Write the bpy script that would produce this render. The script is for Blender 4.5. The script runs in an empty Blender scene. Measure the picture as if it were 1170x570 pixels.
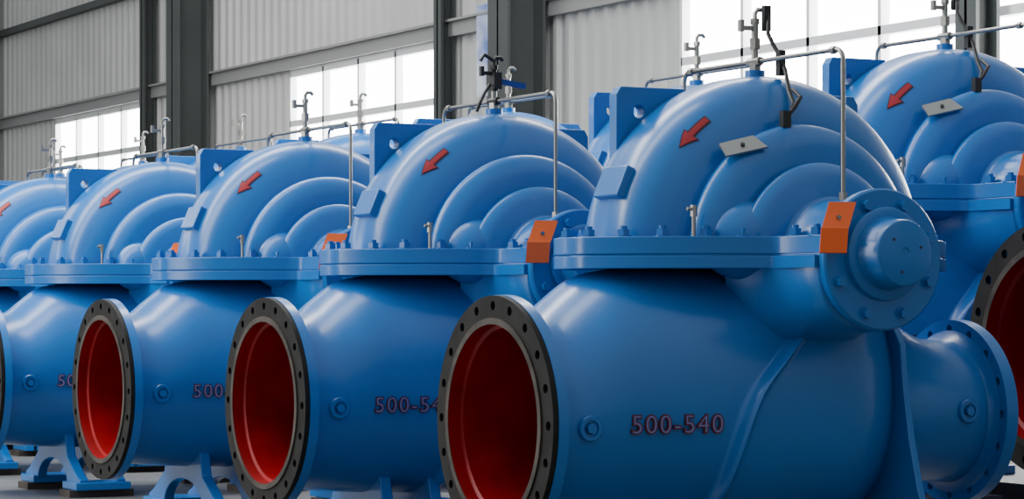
import bpy, bmesh, math, random
from mathutils import Vector, Matrix
random.seed(4)
SC=bpy.context.scene
# ------------------------------------------------------------------ materials
def mat(name, col, rough=0.4, metal=0.0, var=0.0, vscale=6.0, bump=0.0, bscale=60.0, coat=0.0, emis=None, estr=0.0, col2=None, spec=0.5):
    m=bpy.data.materials.new(name); m.use_nodes=True
    nt=m.node_tree; b=nt.nodes['Principled BSDF']
    b.inputs['Base Color'].default_value=(*col,1)
    b.inputs['Roughness'].default_value=rough
    b.inputs['Metallic'].default_value=metal
    b.inputs['Specular IOR Level'].default_value=spec
    b.inputs['Coat Weight'].default_value=coat
    b.inputs['Coat Roughness'].default_value=0.16
    tc=nt.nodes.new('ShaderNodeTexCoord')
    if var>0 or col2:
        n=nt.nodes.new('ShaderNodeTexNoise'); n.inputs['Scale'].default_value=vscale; n.inputs['Detail'].default_value=5
        nt.links.new(tc.outputs['Object'],n.inputs['Vector'])
        r=nt.nodes.new('ShaderNodeValToRGB')
        c2=col2 if col2 else tuple(c*(1+var) for c in col)
        c1=col if col2 else tuple(c*(1-var) for c in col)
        r.color_ramp.elements[0].color=(*c1,1); r.color_ramp.elements[1].color=(*c2,1)
        r.color_ramp.elements[0].position=0.35; r.color_ramp.elements[1].position=0.65
        nt.links.new(n.outputs['Fac'],r.inputs['Fac']); nt.links.new(r.outputs['Color'],b.inputs['Base Color'])
    if bump>0:
        n=nt.nodes.new('ShaderNodeTexNoise'); n.inputs['Scale'].default_value=bscale; n.inputs['Detail'].default_value=3
        nt.links.new(tc.outputs['Object'],n.inputs['Vector'])
        bp=nt.nodes.new('ShaderNodeBump'); bp.inputs['Strength'].default_value=bump; bp.inputs['Distance'].default_value=0.01
        nt.links.new(n.outputs['Fac'],bp.inputs['Height']); nt.links.new(bp.outputs['Normal'],b.inputs['Normal'])
    if emis:
        b.inputs['Emission Color'].default_value=(*emis,1); b.inputs['Emission Strength'].default_value=estr
    return m
BLUE=mat('blue_paint',(0.0,0.140,0.455),0.32,0,0.06,3.0,0.11,13.0,coat=0.32)
RED=mat('red_primer',(0.20,0.0005,0.0025),0.45,0,0,5.0,0.15,20,col2=(0.34,0.001,0.0045),spec=.3)
BLACK=mat('black_gasket_face',(0.015,0.014,0.013),0.65,0,0.3,12,spec=.2)
RIM=mat('bare_flange_rim',(0.06,0.05,0.042),0.5,0.2,0.4,15,spec=.3)
STEEL=mat('stainless_steel',(0.30,0.29,0.27),0.3,1.0)
NICKEL=mat('nickel_fitting',(0.36,0.35,0.32),0.35,0.9)
RUBBER=mat('black_plastic',(0.012,0.012,0.013),0.45)
ORANGE=mat('orange_tag_paint',(0.95,0.13,0.012),0.5)
ARROW=mat('arrow_red',(0.38,0.015,0.025),0.5)
MAROON=mat('maroon_outline',(0.06,0.008,0.02),0.5)
LETTER=mat('lettering_red',(0.10,0.004,0.022),0.5)
LFILL=mat('lettering_fill_paint',(0.16,0.17,0.40),0.4)
SILVER=mat('nameplate_metal',(0.28,0.29,0.28),0.4,0.7)
PANEL=mat('corrugated_steel_paint',(0.50,0.50,0.48),0.55,0.1,0.06,1.2)
COLM=mat('column_paint',(0.055,0.062,0.06),0.6,0,0.1,2)
TRIM=mat('trim_paint',(0.28,0.28,0.27),0.5)
FRAME=mat('window_frame_paint',(0.72,0.73,0.73),0.5)
GLASS=mat('glowing_glazing',(0.8,0.8,0.8),0.3,emis=(1,1,1),estr=14)  # panes glow by themselves; the emission stands in for daylight outside
FLOORM=mat('concrete',(0.13,0.13,0.125),0.45,0,0.25,1.3,0.1,8)
WOOD=mat('timber',(0.05,0.04,0.033),0.8,0,0.3,9)
POST=mat('poster_print',(0.12,0.2,0.5),0.6,0,0,3.5,col2=(0.7,0.73,0.8))
WHITE=mat('white_pipe',(0.7,0.7,0.68),0.5)
BASEM=mat('steel_base',(0.03,0.035,0.04),0.5)
LEVER=mat('blue_lever',(0.01,0.05,0.3),0.4)

# ------------------------------------------------------------------ mesh builder (works in a y-mirrored frame, mirrored on output)
class MB:
    def __init__(s): s.v=[]; s.f=[]; s.m=[]; s.mats=[]
    def mi(s,m):
        if m not in s.mats: s.mats.append(m)
        return s.mats.index(m)
    def grid(s,rows,m,closed_u=False,closed_v=False,cap0=False,cap1=False):
        k=s.mi(m); b=len(s.v); nr=len(rows); nc=len(rows[0])
        for r in rows: s.v+= [tuple(p) for p in r]
        for i in range(nr if closed_u else nr-1):
            i2=(i+1)%nr
            for j in range(nc if closed_v else nc-1):
                j2=(j+1)%nc
                s.f.append((b+i*nc+j,b+i*nc+j2,b+i2*nc+j2,b+i2*nc+j)); s.m.append(k)
        if cap0: s.f.append(tuple(b+j for j in range(nc))); s.m.append(k)
        if cap1: s.f.append(tuple(b+(nr-1)*nc+j for j in range(nc))); s.m.append(k)
    def cyl(s,p0,p1,r0,r1=None,n=20,m=None,caps=True,rot=0):
        p0=Vector(p0);p1=Vector(p1); r1=r0 if r1 is None else r1
        d=(p1-p0).normalized(); a=d.orthogonal().normalized(); b=d.cross(a)
        if abs(d.z)>0.99: a=Vector((1,0,0)); b=d.cross(a)
        rows=[]
        for p,r in ((p0,r0),(p1,r1)):
            rows.append([p+a*r*math.cos(rot+2*math.pi*i/n)+b*r*math.sin(rot+2*math.pi*i/n) for i in range(n)])
        s.grid(rows,m,closed_v=True,cap0=caps,cap1=caps)
    def tube(s,path,r,m,n=10):
        path=[Vector(p) for p in path]; rows=[]; a=None
        for i,p in enumerate(path):
            d=(path[min(i+1,len(path)-1)]-path[max(i-1,0)]).normalized()
            if a is None: a=d.orthogonal().normalized()
            a=(a-d*a.dot(d)).normalized(); b=d.cross(a)
            rows.append([p+a*r*math.cos(2*math.pi*k/n)+b*r*math.sin(2*math.pi*k/n) for k in range(n)])
        s.grid(rows,m,closed_v=True,cap0=True,cap1=True)
    def box(s,a,b,m):
        x0,y0,z0=a;x1,y1,z1=b
        s.grid([[(x0,y0,z0),(x1,y0,z0),(x1,y1,z0),(x0,y1,z0)],[(x0,y0,z1),(x1,y0,z1),(x1,y1,z1),(x0,y1,z1)]],m,closed_v=True,cap0=True,cap1=True)
    def prism(s,poly,vec,m):
        vec=Vector(vec)
        s.grid([[Vector(p) for p in poly],[Vector(p)+vec for p in poly]],m,closed_v=True,cap0=True,cap1=True)
    def revY(s,prof,m,t0=0,t1=2*math.pi,n=64,cx=0,cz=0,caps=False):
        full=abs(t1-t0-2*math.pi)<1e-6
        rows=[]
        for (y,r) in prof:
            cnt=n if full else n+1
            rows.append([(cx+r*math.cos(t0+(t1-t0)*i/n),y,cz+r*math.sin(t0+(t1-t0)*i/n)) for i in range(cnt)])
        s.grid(rows,m,closed_v=full,cap0=caps,cap1=caps)
    def revX(s,prof,m,n=64,cz=0,caps=False):
        rows=[[(x,r*math.cos(2*math.pi*i/n),cz+r*math.sin(2*math.pi*i/n)) for i in range(n)] for (x,r) in prof]
        s.grid(rows,m,closed_v=True,cap0=caps,cap1=caps)
    def ell(s,c,r,m,n=24):
        rows=[]
        for i in range(n+1):
            p=-math.pi/2+math.pi*i/n
            rr=max(math.cos(p),1e-4)
            rows.append([(c[0]+r[0]*rr*math.cos(2*math.pi*k/n),c[1]+r[1]*rr*math.sin(2*math.pi*k/n),c[2]+r[2]*math.sin(p)) for k in range(n)])
        s.grid(rows,m,closed_v=True)
    def flange(s,x0,x1,rin,rout,cz,nh,rb,rh,m):
        # annular flange with real bolt holes, axis X
        A=2*math.pi/nh; K=8
        for h in range(nh):
            c=h*A
            per=[]
            for i in range(K): per.append((rout,c-A/2+A*i/K))
            for i in range(4): per.append((rout+(rin-rout)*i/4,c+A/2))
            for i in range(K): per.append((rin,c+A/2-A*i/K))
            for i in range(4): per.append((rin+(rout-rin)*i/4,c-A/2))
            P=[(r*math.cos(t),r*math.sin(t)) for r,t in per]
            hc=(rb*math.cos(c),rb*math.sin(c)); Q=[]
            for p in P:
                dx,dy=p[0]-hc[0],p[1]-hc[1]; l=math.hypot(dx,dy); Q.append((hc[0]+dx/l*rh,hc[1]+dy/l*rh))
            f=lambda L,x:[(x,p[0],cz+p[1]) for p in L]
            s.grid([f(P,x0),f(Q,x0),f(Q,x1),f(P,x1)],m,closed_v=True)
        s.revX([(x0,rout),(x1,rout)],m,n=nh*K,cz=cz)
        s.revX([(x0,rin),(x1,rin)],m,n=nh*K,cz=cz)
    def mesh(s,name,ang=38,smooth=True):
        me=bpy.data.meshes.new(name)
        me.from_pydata([(x,-y,z) for (x,y,z) in s.v],[],s.f)
        for mt in s.mats: me.materials.append(mt)
        for i,p in enumerate(me.polygons): p.material_index=s.m[i]
        bm=bmesh.new(); bm.from_mesh(me)
        bmesh.ops.remove_doubles(bm,verts=bm.verts,dist=1e-5)
        bmesh.ops.recalc_face_normals(bm,faces=bm.faces)
        for f in bm.faces: f.smooth=smooth
        for e in bm.edges:
            if len(e.link_faces)==2 and e.calc_face_angle(0)>math.radians(ang): e.smooth=False
        bm.to_mesh(me); bm.free(); return me
def mkobj(name,data,parent=None,bevel=0.0):
    o=bpy.data.objects.new(name,data); SC.collection.objects.link(o)
    if parent: o.parent=parent
    if bevel>0:
        md=o.modifiers.new('bevel','BEVEL'); md.width=bevel; md.segments=3; md.limit_method='ANGLE'; md.angle_limit=math.radians(40)
    return o
def hermite(xs,ys,x):
    n=len(xs)
    if x<=xs[0]: return ys[0]
    if x>=xs[-1]: return ys[-1]
    i=0
    while xs[i+1]<x: i+=1
    def tan(k):
        if k==0 or k==n-1: return 0 if k==0 else (ys[k]-ys[k-1])/(xs[k]-xs[k-1])
        return (ys[k+1]-ys[k-1])/(xs[k+1]-xs[k-1])
    h=xs[i+1]-xs[i]; t=(x-xs[i])/h
    return (2*t**3-3*t*t+1)*ys[i]+(t**3-2*t*t+t)*h*tan(i)+(-2*t**3+3*t*t)*ys[i+1]+(t**3-t*t)*h*tan(i+1)
def sstep(t): t=max(0,min(1,t)); return t*t*(3-2*t)

# ------------------------------------------------------------------ pump parts (origin = shaft centre; shaft 0.93 above the floor)
ZS=-0.44
sec=[(-.785,.278,-.162,-.718,2.0),(-.70,.277,-.155,-.72,2.0),(-.64,.282,-.11,-.725,2.0),(-.56,.292,-.055,-.73,2.05),(-.46,.308,-.035,-.735,2.1),
     (-.3,.335,-.03,-.74,2.25),(-.1,.35,-.03,-.745,2.4),(.1,.345,-.03,-.74,2.4),(.22,.305,-.04,-.72,2.3),(.32,.255,-.09,-.69,2.1),(.42,.222,-.17,-.655,2.0),(.53,.205,-.222,-.638,2.0),(.67,.203,-.235,-.645,2.0)]
SX=[s[0] for s in sec]
def xridge(z): return hermite([-.8,-.6,-.47,-.36,-.27,-.17,0],[-.33,-.31,-.285,-.24,-.16,-.06,.05],z)
def loft(x,th,raw=False):
    w=hermite(SX,[s[1] for s in sec],x); t=hermite(SX,[s[2] for s in sec],x); b=hermite(SX,[s[3] for s in sec],x); n=hermite(SX,[s[4] for s in sec],x)
    c=math.cos(th); s_=math.sin(th)
    y=w*math.copysign(abs(c)**(2/n),c); z=(t+b)/2+(t-b)/2*math.copysign(abs(s_)**(2/n),s_)
    # raised volute shoulder, starting along a sloped line
    xr=xridge(z)
    k=sstep((x-xr)/.022)*(1-sstep((x-.10)/.2))
    bead=math.exp(-((x-xr-.020)/.012)**2)*.015*sstep((-.1-z)/.06)
    y+=math.copysign(1,y)*(0.028*k+bead)*sstep(abs(y)/.18)
    return (x,y,z)
PROF_K=[(0,.501),(.05,.500),(.10,.489),(.145,.460),(.178,.415),(.196,.375),(.203,.345)]
def cr(pts,n=6):
    out=[];P=[pts[0]]+pts+[pts[-1]]
    for i in range(1,len(P)-2):
        for k in range(n):
            t=k/n; o=[]
            for d in range(2):
                a,b,c,e=P[i-1][d],P[i][d],P[i+1][d],P[i+2][d]
                o.append(.5*((2*b)+(-a+c)*t+(2*a-5*b+4*c-e)*t*t+(-a+3*b-3*c+e)*t**3))
            out.append(tuple(o))
    out.append(pts[-1]); return out
half=cr(PROF_K)+cr([(.208,.338),(.218,.350),(.238,.356),(.262,.343),(.285,.308),(.294,.265),(.296,.232)])+cr([(.300,.230),(.310,.246),(.33,.247),(.352,.222),(.366,.18),(.372,.155)])+[(.385,.146),(.50,.143),(.575,.143)]
def rprof(y):
    y=abs(y)
    for a,b in zip(half,half[1:]):
        if a[0]<=y<=b[0]: return a[1]+(b[1]-a[1])*(y-a[0])/(b[0]-a[0]+1e-9)
    return .15
def build_parts():
    P={}
    m=MB(); prof=[(-y,r) for y,r in half[::-1]][:-1]+half
    m.revY(prof,BLUE,0.0,math.pi,n=96)
    P['upper_volute_casing']=(m.mesh('upper_volute_casing',50),0)
    m=MB()
    for s in (1,-1):
        for sx in (1,-1):
            m.ell((sx*.200,s*.24,.045),(.118,.115,.110),BLUE,n=32)
    P['suction_chamber_lobe']=(m.mesh('suction_chamber_lobe',60),0)
    # lifting web with holes
    m=MB(); yw=-.075; th=.04
    def web(sx):
        out=[(.18,.12),(.402,.12),(.402,.445),(.387,.468),(.30,.468),(.18,.468)]
        hc=(.33,.400); rh=.017; per=[]
        for a,b in zip(out,out[1:]+out[:1]):
            for k in range(5): per.append((a[0]+(b[0]-a[0])*k/5,a[1]+(b[1]-a[1])*k/5))
        Q=[]
        for p in per:
            dx,dy=p[0]-hc[0],p[1]-hc[1]; l=math.hypot(dx,dy); Q.append((hc[0]+dx/l*rh,hc[1]+dy/l*rh))
        f=lambda L,y:[(sx*p[0],y,p[1]) for p in L]
        m.grid([f(per,yw),f(Q,yw),f(Q,yw-th),f(per,yw-th)],BLUE,closed_u=True,closed_v=True)
    web(1); web(-1)
    P['lifting_web']=(m.mesh('lifting_web'),.003)
    # split flange
    out=[(-.605,.05),(-.59,.09),(-.47,.23),(-.35,.315),(-.235,.36),(-.195,.375),(-.178,.40),(-.175,.575)]
    q=out+[(-x,y) for x,y in out[::-1]]
    loop=q+[(x,-y) for x,y in q[::-1]]
    m=MB()
    m.prism([(x,y,.002) for x,y in loop],(0,0,.046),BLUE)
    lo=[(x*.995,y*.995) for x,y in loop]
    m.prism([(x,y,-.002) for x,y in lo],(0,0,.004),BLUE)
    m.prism([(x,y,-.036) for x,y in loop],(0,0,.034),BLUE)
    P['split_flange']=(m.mesh('split_flange'),.003)
    # bolts along split flange
    m=MB()
    pts=[]
    for sy in (1,-1):
        for sx in (1,-1):
            for (x,y) in [(-.565,.06),(-.505,.14),(-.43,.215),(-.335,.28),(-.25,.325),(-.155,.43),(-.155,.53)]:
                pts.append((sx*x,sy*y))
    for x,y in pts:
        m.cyl((x,y,.046),(x,y,.051),.023,n=16,m=BLUE)
        m.cyl((x,y,.048),(x,y,.068),.018,n=6,m=BLUE); m.cyl((x,y,.068),(x,y,.077),.010,n=10,m=BLUE)
    # cover bolts
    for s in (1,-1):
        for k in range(8):
            a=math.pi/8+k*math.pi/4
            x=.150*math.cos(a); z=-.015+.150*math.sin(a)
            m.cyl((x,s*.605,z),(x,s*.609,z),.019,n=16,m=BLUE)
            m.cyl((x,s*.605,z),(x,s*.624,z),.014,n=6,m=BLUE)
        for k in range(3):
            a=k*2*math.pi/3+.3; m.cyl((.05*math.cos(a),s*.70,.05*math.sin(a)),(.05*math.cos(a),s*.703,.05*math.sin(a)),.0035,n=8,m=MAROON)
    P['bolts']=(m.mesh('bolts'),0)
    # lower casing (grid lines follow the ridge)
    m=MB(); NT=140; offs=[-.05+.0045*i for i in range(30)]
    cols=[]
    for k in range(NT):
        th=2*math.pi*k/NT
        xr=-.2
        for _ in range(6): xr=xridge(loft(xr,th)[2])
        a=xr+offs[0]; b=xr+offs[-1]
        xs=[-.785+(a+.785)*i/55 for i in range(55)]+[xr+o for o in offs]+[b+(.67-b)*i/55 for i in range(1,56)]
        cols.append([loft(x,th) for x in xs])
    rows=[[cols[k][i] for k in range(NT)] for i in range(len(cols[0]))]
    m.grid(rows,BLUE,closed_v=True)
    m.revX([(-.785,.30),(-.778,.288),(-.765,.280),(-.75,.277)],BLUE,cz=ZS)
    m.revX([(.67,.235),(.662,.215),(.65,.205)],BLUE,cz=ZS)
    P['lower_casing']=(m.mesh('lower_casing',60),0)
    # bearing saddles (boxy half bowls)
    m=MB()
    for s in (1,-1):
        rows=[]
        for (y,w,h) in [(.20,.225,.33),(.27,.21,.275),(.31,.200,.245),(.345,.195,.225),(.38,.192,.212),(.45,.187,.198),(.570,.182,.188),(.576,.176,.182),(.576,.01,.01)]:
            r=[]
            for k in range(41):
                t=-math.pi*k/40; c=math.cos(t); s_=math.sin(t)
                r.append((w*math.copysign(abs(c)**(2/2.7),c),s*y,-.01-h*abs(s_)**(2/2.7)))
            rows.append(r)
        m.grid(rows,BLUE)
        m.box((-.195,s*.345,-.036),(.195,s*.577,-.004),BLUE)
    P['bearing_saddle']=(m.mesh('bearing_saddle',60),0)
    m=MB()
    for s in (1,-1):
        pr=[(.576,0.0),(.576,.180),(.580,.184),(.602,.184),(.607,.179),(.607,.085)]
        m.revY([(s*y,r) for y,r in pr],BLUE,n=64,cz=-.015)
        pr=[(.600,.124),(.622,.120),(.626,.114),(.627,.096),(.640,.09),(.69,.087),(.698,.083),(.701,.076),(.701,.014),(.698,.012),(.698,0)]
        m.revY([(s*y,r) for y,r in pr],BLUE,n=64,cz=0)
    P['bearing_cover']=(m.mesh('bearing_cover',40),0)
    # suction flange
    m=MB()
    m.flange(-.806,-.776,.262,.335,ZS,20,.306,.0125,BLUE)
    P['suction_flange']=(m.mesh('suction_flange',30),0)
    m=MB()
    m.flange(-.822,-.806,.274,.333,ZS,20,.306,.0125,BLACK)
    m.revX([(-.806,.274),(-.827,.274),(-.827,.257),(-.80,.257)],RIM,n=96,cz=ZS)
    P['suction_flange_face']=(m.mesh('suction_flange_face',30),0)
    m=MB(); m.revX([(-.826,.2565),(-.79,.2565),(-.785,.247),(-.6,.250),(-.45,.262),(-.33,.25),(-.2,.21),(-.12,.14),(-.1,.001)],RED,n=72,cz=ZS)
    P['suction_bore']=(m.mesh('suction_bore',50),0)
    m=MB(); m.flange(.67,.71,.19,.266,ZS,16,.24,.012,BLUE); m.revX([(.71,.19),(.63,.18),(.5,.16),(.4,.14),(.39,.001)],RED,n=60,cz=ZS)
    P['discharge_flange']=(m.mesh('discharge_flange',30),0)
    # plugs
    m=MB()
    def plug(x,z):
        y=.30
        for k in range(400):
            th=-math.pi/2+math.pi*k/400; p=loft(x,th)
            if p[2]>=z: y=p[1]; break
        m.revY([(y-.01,.034),(y+.006,.034),(y+.010,.031),(y+.010,.022),(y+.004,.021),(y+.004,.016)],BLUE,n=32,cx=x,cz=z)
        m.cyl((x,y,z),(x,y+.016,z),.014,n=6,m=BLUE)
    plug(-.685,-.45); plug(.58,-.43)
    P['drain_plug']=(m.mesh('drain_plug',30),0)
    # feet
    m=MB()
    def foot(xa,xb,top,wt):
        o=[(-.37,-.90),(-.37,-.855),(-.32,-.835),(-wt-.03,-.76),(-wt,top),(wt,top),(wt+.03,-.76),(.32,-.835),(.37,-.855),(.37,-.90),(.22,-.90)]
        arch=[(.20*math.cos(a),-.88+.10*math.sin(a)) for a in [math.pi*k/12 for k in range(13)]]
        o=o+arch+[(-.22,-.90)]
        m.prism([(xa,y,z) for y,z in o],(xb-xa,0,0),BLUE)
    foot(-.50,-.46,-.66,.17); foot(-.34,-.30,-.66,.19)
    for s in (1,-1):
        m.box((-.52,s*.20,-.90),(-.28,s*.385,-.868),BLUE)
        m.box((.22,s*.24,-.90),(.48,s*.47,-.868),BLUE)
    # tall discharge-side web
    hf=[(-.47,-.90),(-.47,-.84),(-.44,-.74),(-.395,-.62),(-.36,-.50),(-.333,-.36),(-.318,-.24),(-.27,-.17)]
    o=hf+[(-y,z) for y,z in hf[::-1]]+[(.25,-.90),(.16,-.80),(-.16,-.80),(-.25,-.90)]
    m.prism([(.262,y,z) for y,z in o],(.022,0,0),BLUE)
    P['pedestal_feet']=(m.mesh('pedestal_feet'),.004)
    m=MB()
    for s in (1,-1):
        m.box((-.54,s*.22,-.93),(-.26,s*.36,-.90),WOOD); m.box((.20,s*.26,-.93),(.52,s*.41,-.90),WOOD)
    P['timber_packers']=(m.mesh('timber_packers'),0)
    m=MB()
    for xa in (-.56,.18):
        for (a,b) in ((-1.0217,-1.008),(-.914,-.90)): m.box((xa,-.55,a),(xa+.36,.55,b),BASEM)
        m.box((xa+.16,-.55,-1.008),(xa+.20,.55,-.914),BASEM)
    P['base_rails']=(m.mesh('base_rails'),0)
    # balance pipe
    def arc(c,a0,a1,r):
        return [(0.0,c[0]+r*math.cos(a0+(a1-a0)*k/6),c[1]+r*math.sin(a0+(a1-a0)*k/6)) for k in range(7)]
    m=MB(); R=.03; zt=.545
    path=[(0,.425,.14),(0,.425,.3)]+arc((.395,zt-R),0,math.pi/2,R)+[(0,0,zt)]+arc((-.345,zt-R),math.pi/2,math.pi,R)+[(0,-.375,.3),(0,-.375,.16)]
    m.tube(path,.0065,STEEL)
    m.cyl((0,.425,.13),(0,.425,.165),.012,n=6,m=NICKEL); m.cyl((0,.39,zt),(0,.37,zt),.011,n=6,m=NICKEL); m.cyl((0,-.345,zt),(0,-.325,zt),.011,n=6,m=NICKEL)
    P['balance_pipe']=(m.mesh('balance_pipe',50),0)
    m=MB(); m.cyl((-.37,.275,.045),(-.37,.275,.10),.006,n=10,m=NICKEL); m.cyl((-.37,.275,.10),(-.37,.275,.13),.010,n=8,m=NICKEL); m.cyl((-.39,.275,.12),(-.37,.275,.12),.005,n=8,m=NICKEL)
    P['priming_cock']=(m.mesh('priming_cock'),0)
    m=MB(); a=2.74; c=Vector((.5*math.cos(a),.02,.5*math.sin(a))); n=Vector((math.cos(a),0,math.sin(a))); t=Vector((-math.sin(a),0,math.cos(a)))
    base=[c-n*.06+t*u*.045+Vector((0,v*.065,0)) for u,v in ((-1,-1),(1,-1),(1,1),(-1,1))]
    m.prism(base,n*.078,BLUE)
    P['nameplate_pad']=(m.mesh('nameplate_pad'),.005)
    # flow arrow draped on casing
    m=MB()
    def drape(s_,w_,off):
        y=.157+w_*.75; th=2.315+s_/.45; r=rprof(y)+off
        dr=(rprof(y+.004)-rprof(y-.004))/.008; L=math.hypot(1,dr)
        return ((rprof(y)+off/L)*math.cos(th), y-off*dr/L, (rprof(y)+off/L)*math.sin(th))
    def arrow(g,off,mt):
        def strip(s0,s1,w0,w1,n=6):
            rows=[]
            for i in range(n+1):
                f=i/n; s_=s0+(s1-s0)*f; w=w0+(w1-w0)*f
                rows.append([drape(s_,w*k/3,off) for k in (-3,-2,-1,0,1,2,3)])
            m.grid(rows,mt)
        strip(-.060-g,.012,.0065+g,.0065+g); strip(.008-g,.054+g*1.6,.017+g*1.3,.0002)
    arrow(.004,.002,MAROON); arrow(0,.0035,ARROW)
    P['flow_arrow']=(m.mesh('flow_arrow',80),0)
    # orange tag bracket
    m=MB(); w=Vector((.036,.008,0)) 
    pth=[Vector((-.14,.622,.128)),Vector((-.172,.640,.070)),Vector((-.180,.645,.060)),Vector((-.186,.646,-.002))]
    rows=[]
    for p in pth: rows.append([p-w,p+w,p+w+Vector((-.003,.006,.002)),p-w+Vector((-.003,.006,.002))])
    m.grid(rows,ORANGE,closed_v=True,cap0=True,cap1=True)
    m.cyl((-.165,.60,.09),(-.165,.645,.09),.006,n=10,m=STEEL)
    P['orange_tag']=(m.mesh('orange_tag',15),0)
    # vent fittings
    def vent(style):
        m=MB()
        m.cyl((0,0,.49),(0,0,.52),.028,n=24,m=BLUE); m.cyl((0,0,.515),(0,0,.54),.018,n=6,m=NICKEL)
        m.cyl((0,0,.54),(0,0,.60),.010,n=12,m=NICKEL)
        b=NICKEL if style!=1 else RUBBER
        m.cyl((0,-.03,.545),(0,.03,.545),.013,n=6,m=b)
        m.cyl((0,0,.58),(0,0,.61),.016,n=6,m=b); m.cyl((0,0,.61),(0,0,.655),.010,n=10,m=b); m.cyl((0,0,.65),(0,0,.665),.014,n=6,m=b)
        m.tube([(0,0,.66),(0,.0,.68),(.006,.004,.69),(.020,.008,.69),(.028,.010,.68)],.007,b,n=8)
        m.box((-.045,-.006,.632),(.0,.006,.644),b); m.box((-.052,-.008,.628),(-.040,.008,.66),b)
        if style==1:
            m.box((-.014,-.03,.585),(.014,.03,.64),RUBBER)
            m.tube([(0,0,.68),(-.03,-.01,.70),(-.045,-.01,.68)],.007,RUBBER,n=8)
            m.prism([(.02,-.01,.605),(.11,-.01,.592),(.115,.01,.592),(.02,.012,.605)],(0,0,.016),LEVER)
            m.tube([(-.02,.01,.60),(-.05,.03,.57),(-.08,.05,.53),(-.09,.05,.505)],.006,RUBBER,n=8)
        return m.mesh('vent_valve',45)
    P['vent0']=vent(0); P['vent1']=vent(1)
    m=MB() # strap and tag
    m.tube([(.025,.02,.69),(.025,.03,.66),(.01,.05,.62),(.02,.06,.59),(.03,.08,.555),(.022,.12,.51),(.0,.17,.45),(-.005,.20,.415),(-.025,.215,.39),(-.05,.235,.375),(-.03,.24,.40),(.0,.225,.43),(.005,.18,.455)],.006,RUBBER,n=8)
    m.box((.012,.015,.63),(.034,.03,.70),RUBBER)
    m.box((.012,.085,.50),(.032,.105,.57),RUBBER); m.box((-.075,.235,.345),(-.05,.255,.39),RUBBER)
    P['strap']=(m.mesh('tie_strap'),0)
    m=MB(); a=2.20; r=.345; c=Vector((r*math.cos(a),.25,r*math.sin(a)))
    nn=Vector((.5*math.cos(a),.55,.9*math.sin(a))).normalized(); t=Vector((.95,.1,.12)); t=(t-nn*t.dot(nn)).normalized(); u=nn.cross(t)
    c=c+nn*.012
    m.prism([c+t*.06+u*.03,c-t*.06+u*.026,c-t*.055-u*.03,c+t*.045-u*.03],nn*.006,SILVER)
    m.cyl(c-nn*.03,c+nn*.012,.006,n=8,m=RUBBER)
    P['nameplate']=(m.mesh('nameplate'),0)
    return P
PARTS=build_parts()
def font(name,off,ext,mt):
    fc=bpy.data.curves.new(name,'FONT'); fc.body='500-540'; fc.size=.068; fc.extrude=ext; fc.offset=off; fc.align_x='CENTER'; fc.align_y='CENTER'; fc.space_character=1.16
    fc.materials.append(mt); return fc
fc=font('size_lettering',.0024,.005,LETTER); fc2=font('size_lettering_fill',-.0012,.0065,LFILL)
def pump(loc,scale=1.0,vent=0,strap=False):
    e=bpy.data.objects.new('centrifugal_pump',None); SC.collection.objects.link(e); e.empty_display_size=.3
    e.location=(loc[0],-loc[1],loc[2]); e.scale=(scale,)*3
    skip={'vent0','vent1','strap','nameplate'}
    for k,v in PARTS.items():
        if k in skip: continue
        if k=='timber_packers' and scale!=1: continue
        if k=='base_rails' and scale==1: continue
        mkobj(k,v[0],e,v[1])
    mkobj('vent_valve',PARTS['vent%d'%vent],e)
    if strap:
        mkobj('tie_strap',PARTS['strap'][0],e); mkobj('nameplate',PARTS['nameplate'][0],e)
    zt=-.445
    def ysurf(x):
        for k in range(400):
            p=loft(x,-math.pi/2+math.pi*k/400)
            if p[2]>=zt: return p[1]
    xa,xb=-.55,-.335; ya,yb=ysurf(xa),ysurf(xb)
    right=Vector((xb-xa,-(yb-ya),0)).normalized(); up=Vector((0,0,1)); n=right.cross(up)
    xm=(xa+xb)/2; base=Vector((xm,-max(ysurf(xm),(ya+yb)/2),zt))+n*.002
    for c,nm in ((fc,'size_lettering'),(fc2,'size_lettering_fill')):
        o=mkobj(nm,c,e)
        o.matrix_local=Matrix.Translation(base)@Matrix((right,up,n)).transposed().to_4x4()
    return e
SH=.93
P1=1.58
for i in range(7):
    pump((0,-P1*i,SH),1.0,vent=1 if i==1 else 0,strap=(i==0))
S2=1.15; Z2=1.175; P2=1.75
for i in range(8):
    pump((1.98,-P2*i,Z2),S2,vent=0,strap=(i==1))

# ------------------------------------------------------------------ building
XW=6.0
m=MB(); m.box((-9,-40,-.1),(XW+.3,12,0),FLOORM); mkobj('floor',m.mesh('floor',smooth=False))
def corr(m,y0,y1,z0,z1,pitch=.2,d=.035):
    pts=[];y=y0
    prof=[(0,0),(.10,0),(.125,-1),(.175,-1),(.2,0)]
    k=0
    while y0+k*pitch<y1:
        for (a,b) in prof[:-1]:
            yy=y0+k*pitch+a*pitch/.2
            if yy<=y1: pts.append((yy,XW+b*d))
        k+=1
    pts.append((y1,XW))
    m.grid([[(x,y,z0) for y,x in pts],[(x,y,z1) for y,x in pts]],PANEL)
ZH=3.08; ZM=2.58; ZB=1.75
m=MB()
corr(m,-36,10,ZH+.05,6.5); corr(m,-36,10,0,ZB-.03)
wins=[(-24.7,-21.5),(-17.4,-14.2),(-10.14,-2.0)]
ys=[-36]+[v for w in wins for v in w]+[10]
for a,b in zip(ys[::2],ys[1::2]): corr(m,a,b,ZB-.03,ZH+.05)
mkobj('wall_right',m.mesh('wall_right',10,smooth=False))
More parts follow.
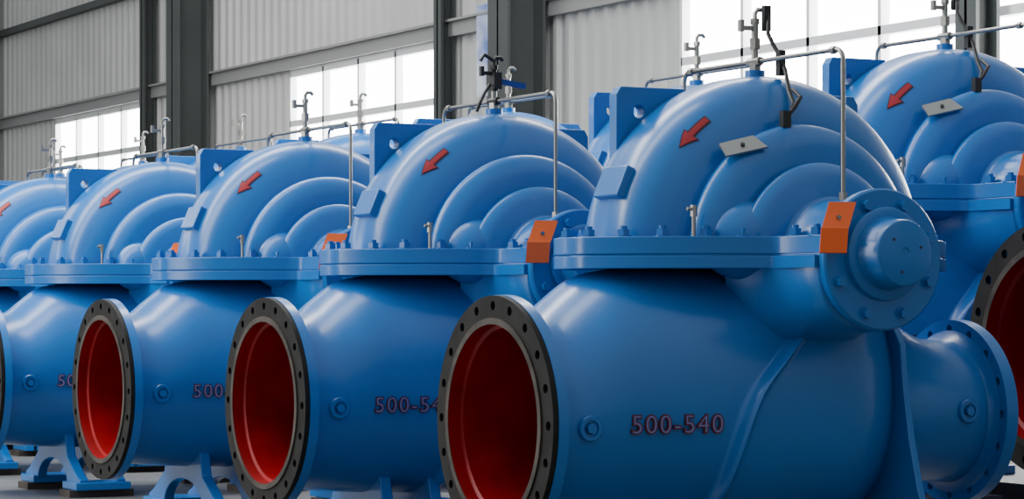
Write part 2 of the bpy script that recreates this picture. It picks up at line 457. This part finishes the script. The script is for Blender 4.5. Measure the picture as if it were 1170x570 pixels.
for i,(a,b) in enumerate(wins):
    m=MB()
    m.box((XW+.03,a,ZB),(XW+.04,b,ZH),GLASS)
    def bar(y0,y1,z0,z1): m.box((XW-.04,y0,z0),(XW+.03,y1,z1),FRAME)
    bar(a,b,ZH-.05,ZH+.02); bar(a,b,ZB-.03,ZB+.04); bar(a,b,ZM-.03,ZM+.03)
    n=max(2,round((b-a)/.82))
    for k in range(n+1):
        y=a+(b-a)*k/n; bar(y-.018,y+.018,ZB,ZH)
    mkobj('window_%d'%(i+1),m.mesh('window',smooth=False))
m=MB()
m.box((XW-.09,-36,ZH+.02),(XW-.04,10,ZH+.14),TRIM); m.box((XW-.13,-36,ZH+.14),(XW-.04,10,ZH+.16),TRIM); mkobj('trim_1',m.mesh('trim',smooth=False))
m=MB(); m.box((XW-.12,-36,4.28),(XW-.04,10,4.36),COLM); mkobj('trim_2',m.mesh('trim',smooth=False))
def hcol(name,x,y,w,d,mt=COLM):
    m=MB(); t=.025
    m.box((x-d/2,y-w/2,0),(x-d/2+t,y+w/2,6.4),mt); m.box((x+d/2-t,y-w/2,0),(x+d/2,y+w/2,6.4),mt); m.box((x-d/2,y-t/2,0),(x+d/2,y+t/2,6.4),mt)
    mkobj(name,m.mesh(name,smooth=False))
hcol('steel_column',5.7,-12.2,.34,.34); hcol('steel_column',5.7,-19.5,.34,.34); hcol('steel_column',5.78,-6.45,.2,.18)
hcol('steel_column',5.7,-27.0,.32,.34)
hcol('steel_column',5.88,-13.85,.14,.14); hcol('steel_column',5.88,-21.2,.14,.14)
m=MB(); m.cyl((5.8,-20.4,0),(5.8,-20.4,2.75),.05,n=16,m=WHITE); m.cyl((5.8,-20.4,2.75),(5.8,-20.4,2.80),.06,n=16,m=WHITE)
mkobj('drain_pipe',m.mesh('drain_pipe'))
m=MB(); m.box((5.88,-13.25,2.54),(5.9,-12.88,3.3),POST); m.box((5.9,-13.1,2.6),(5.965,-12.95,2.7),TRIM); mkobj('wall_poster',m.mesh('wall_poster',smooth=False))

# ------------------------------------------------------------------ light
w=bpy.data.worlds.new('World'); SC.world=w; w.use_nodes=True
nt=w.node_tree; bg=nt.nodes['Background']; bg.inputs[1].default_value=1.0
tc=nt.nodes.new('ShaderNodeTexCoord'); sx=nt.nodes.new('ShaderNodeSeparateXYZ'); rp=nt.nodes.new('ShaderNodeValToRGB')
nt.links.new(tc.outputs['Generated'],sx.inputs[0]); nt.links.new(sx.outputs['Z'],rp.inputs['Fac']); nt.links.new(rp.outputs['Color'],bg.inputs[0])
rp.color_ramp.elements[0].position=0.0; rp.color_ramp.elements[0].color=(.33,.36,.38,1)
rp.color_ramp.elements[1].position=0.75; rp.color_ramp.elements[1].color=(.68,.72,.75,1)
def area(name,loc,size,sy,energy,target,col=(1,1,1)):
    l=bpy.data.lights.new(name,'AREA'); l.shape='RECTANGLE'; l.size=size; l.size_y=sy; l.energy=energy; l.color=col
    o=bpy.data.objects.new(name,l); SC.collection.objects.link(o); o.location=loc
    o.rotation_euler=(Vector(target)-Vector(loc)).to_track_quat('-Z','Y').to_euler(); return o
area('skylight_and_fill_lamp',(-1.2,6,6.3),1.6,22,1150,(-.7,6,0))
area('skylight_and_fill_lamp',(1.6,6,6.3),1.2,22,500,(1.5,6,0))
area('skylight_and_fill_lamp',(-5.5,3,5.2),2.0,16,720,(0,3,.6))
area('skylight_and_fill_lamp',(3.6,15,7.5),2,30,1250,(6,15,2.5))  # added fill lamp, not a skylight: brightens the wall panels
# ------------------------------------------------------------------ camera
cam=bpy.data.cameras.new('camera'); co=bpy.data.objects.new('camera',cam); SC.collection.objects.link(co)
r=Vector((.885,-.466,0)).normalized(); u=Vector((0,0,1)); b=r.cross(u)
co.matrix_world=Matrix.Translation((-4.005,-6.154,.787))@Matrix((r,u,b)).transposed().to_4x4()
cam.sensor_width=36; cam.lens=3000/1170*36; cam.shift_y=68/1170
SC.camera=co
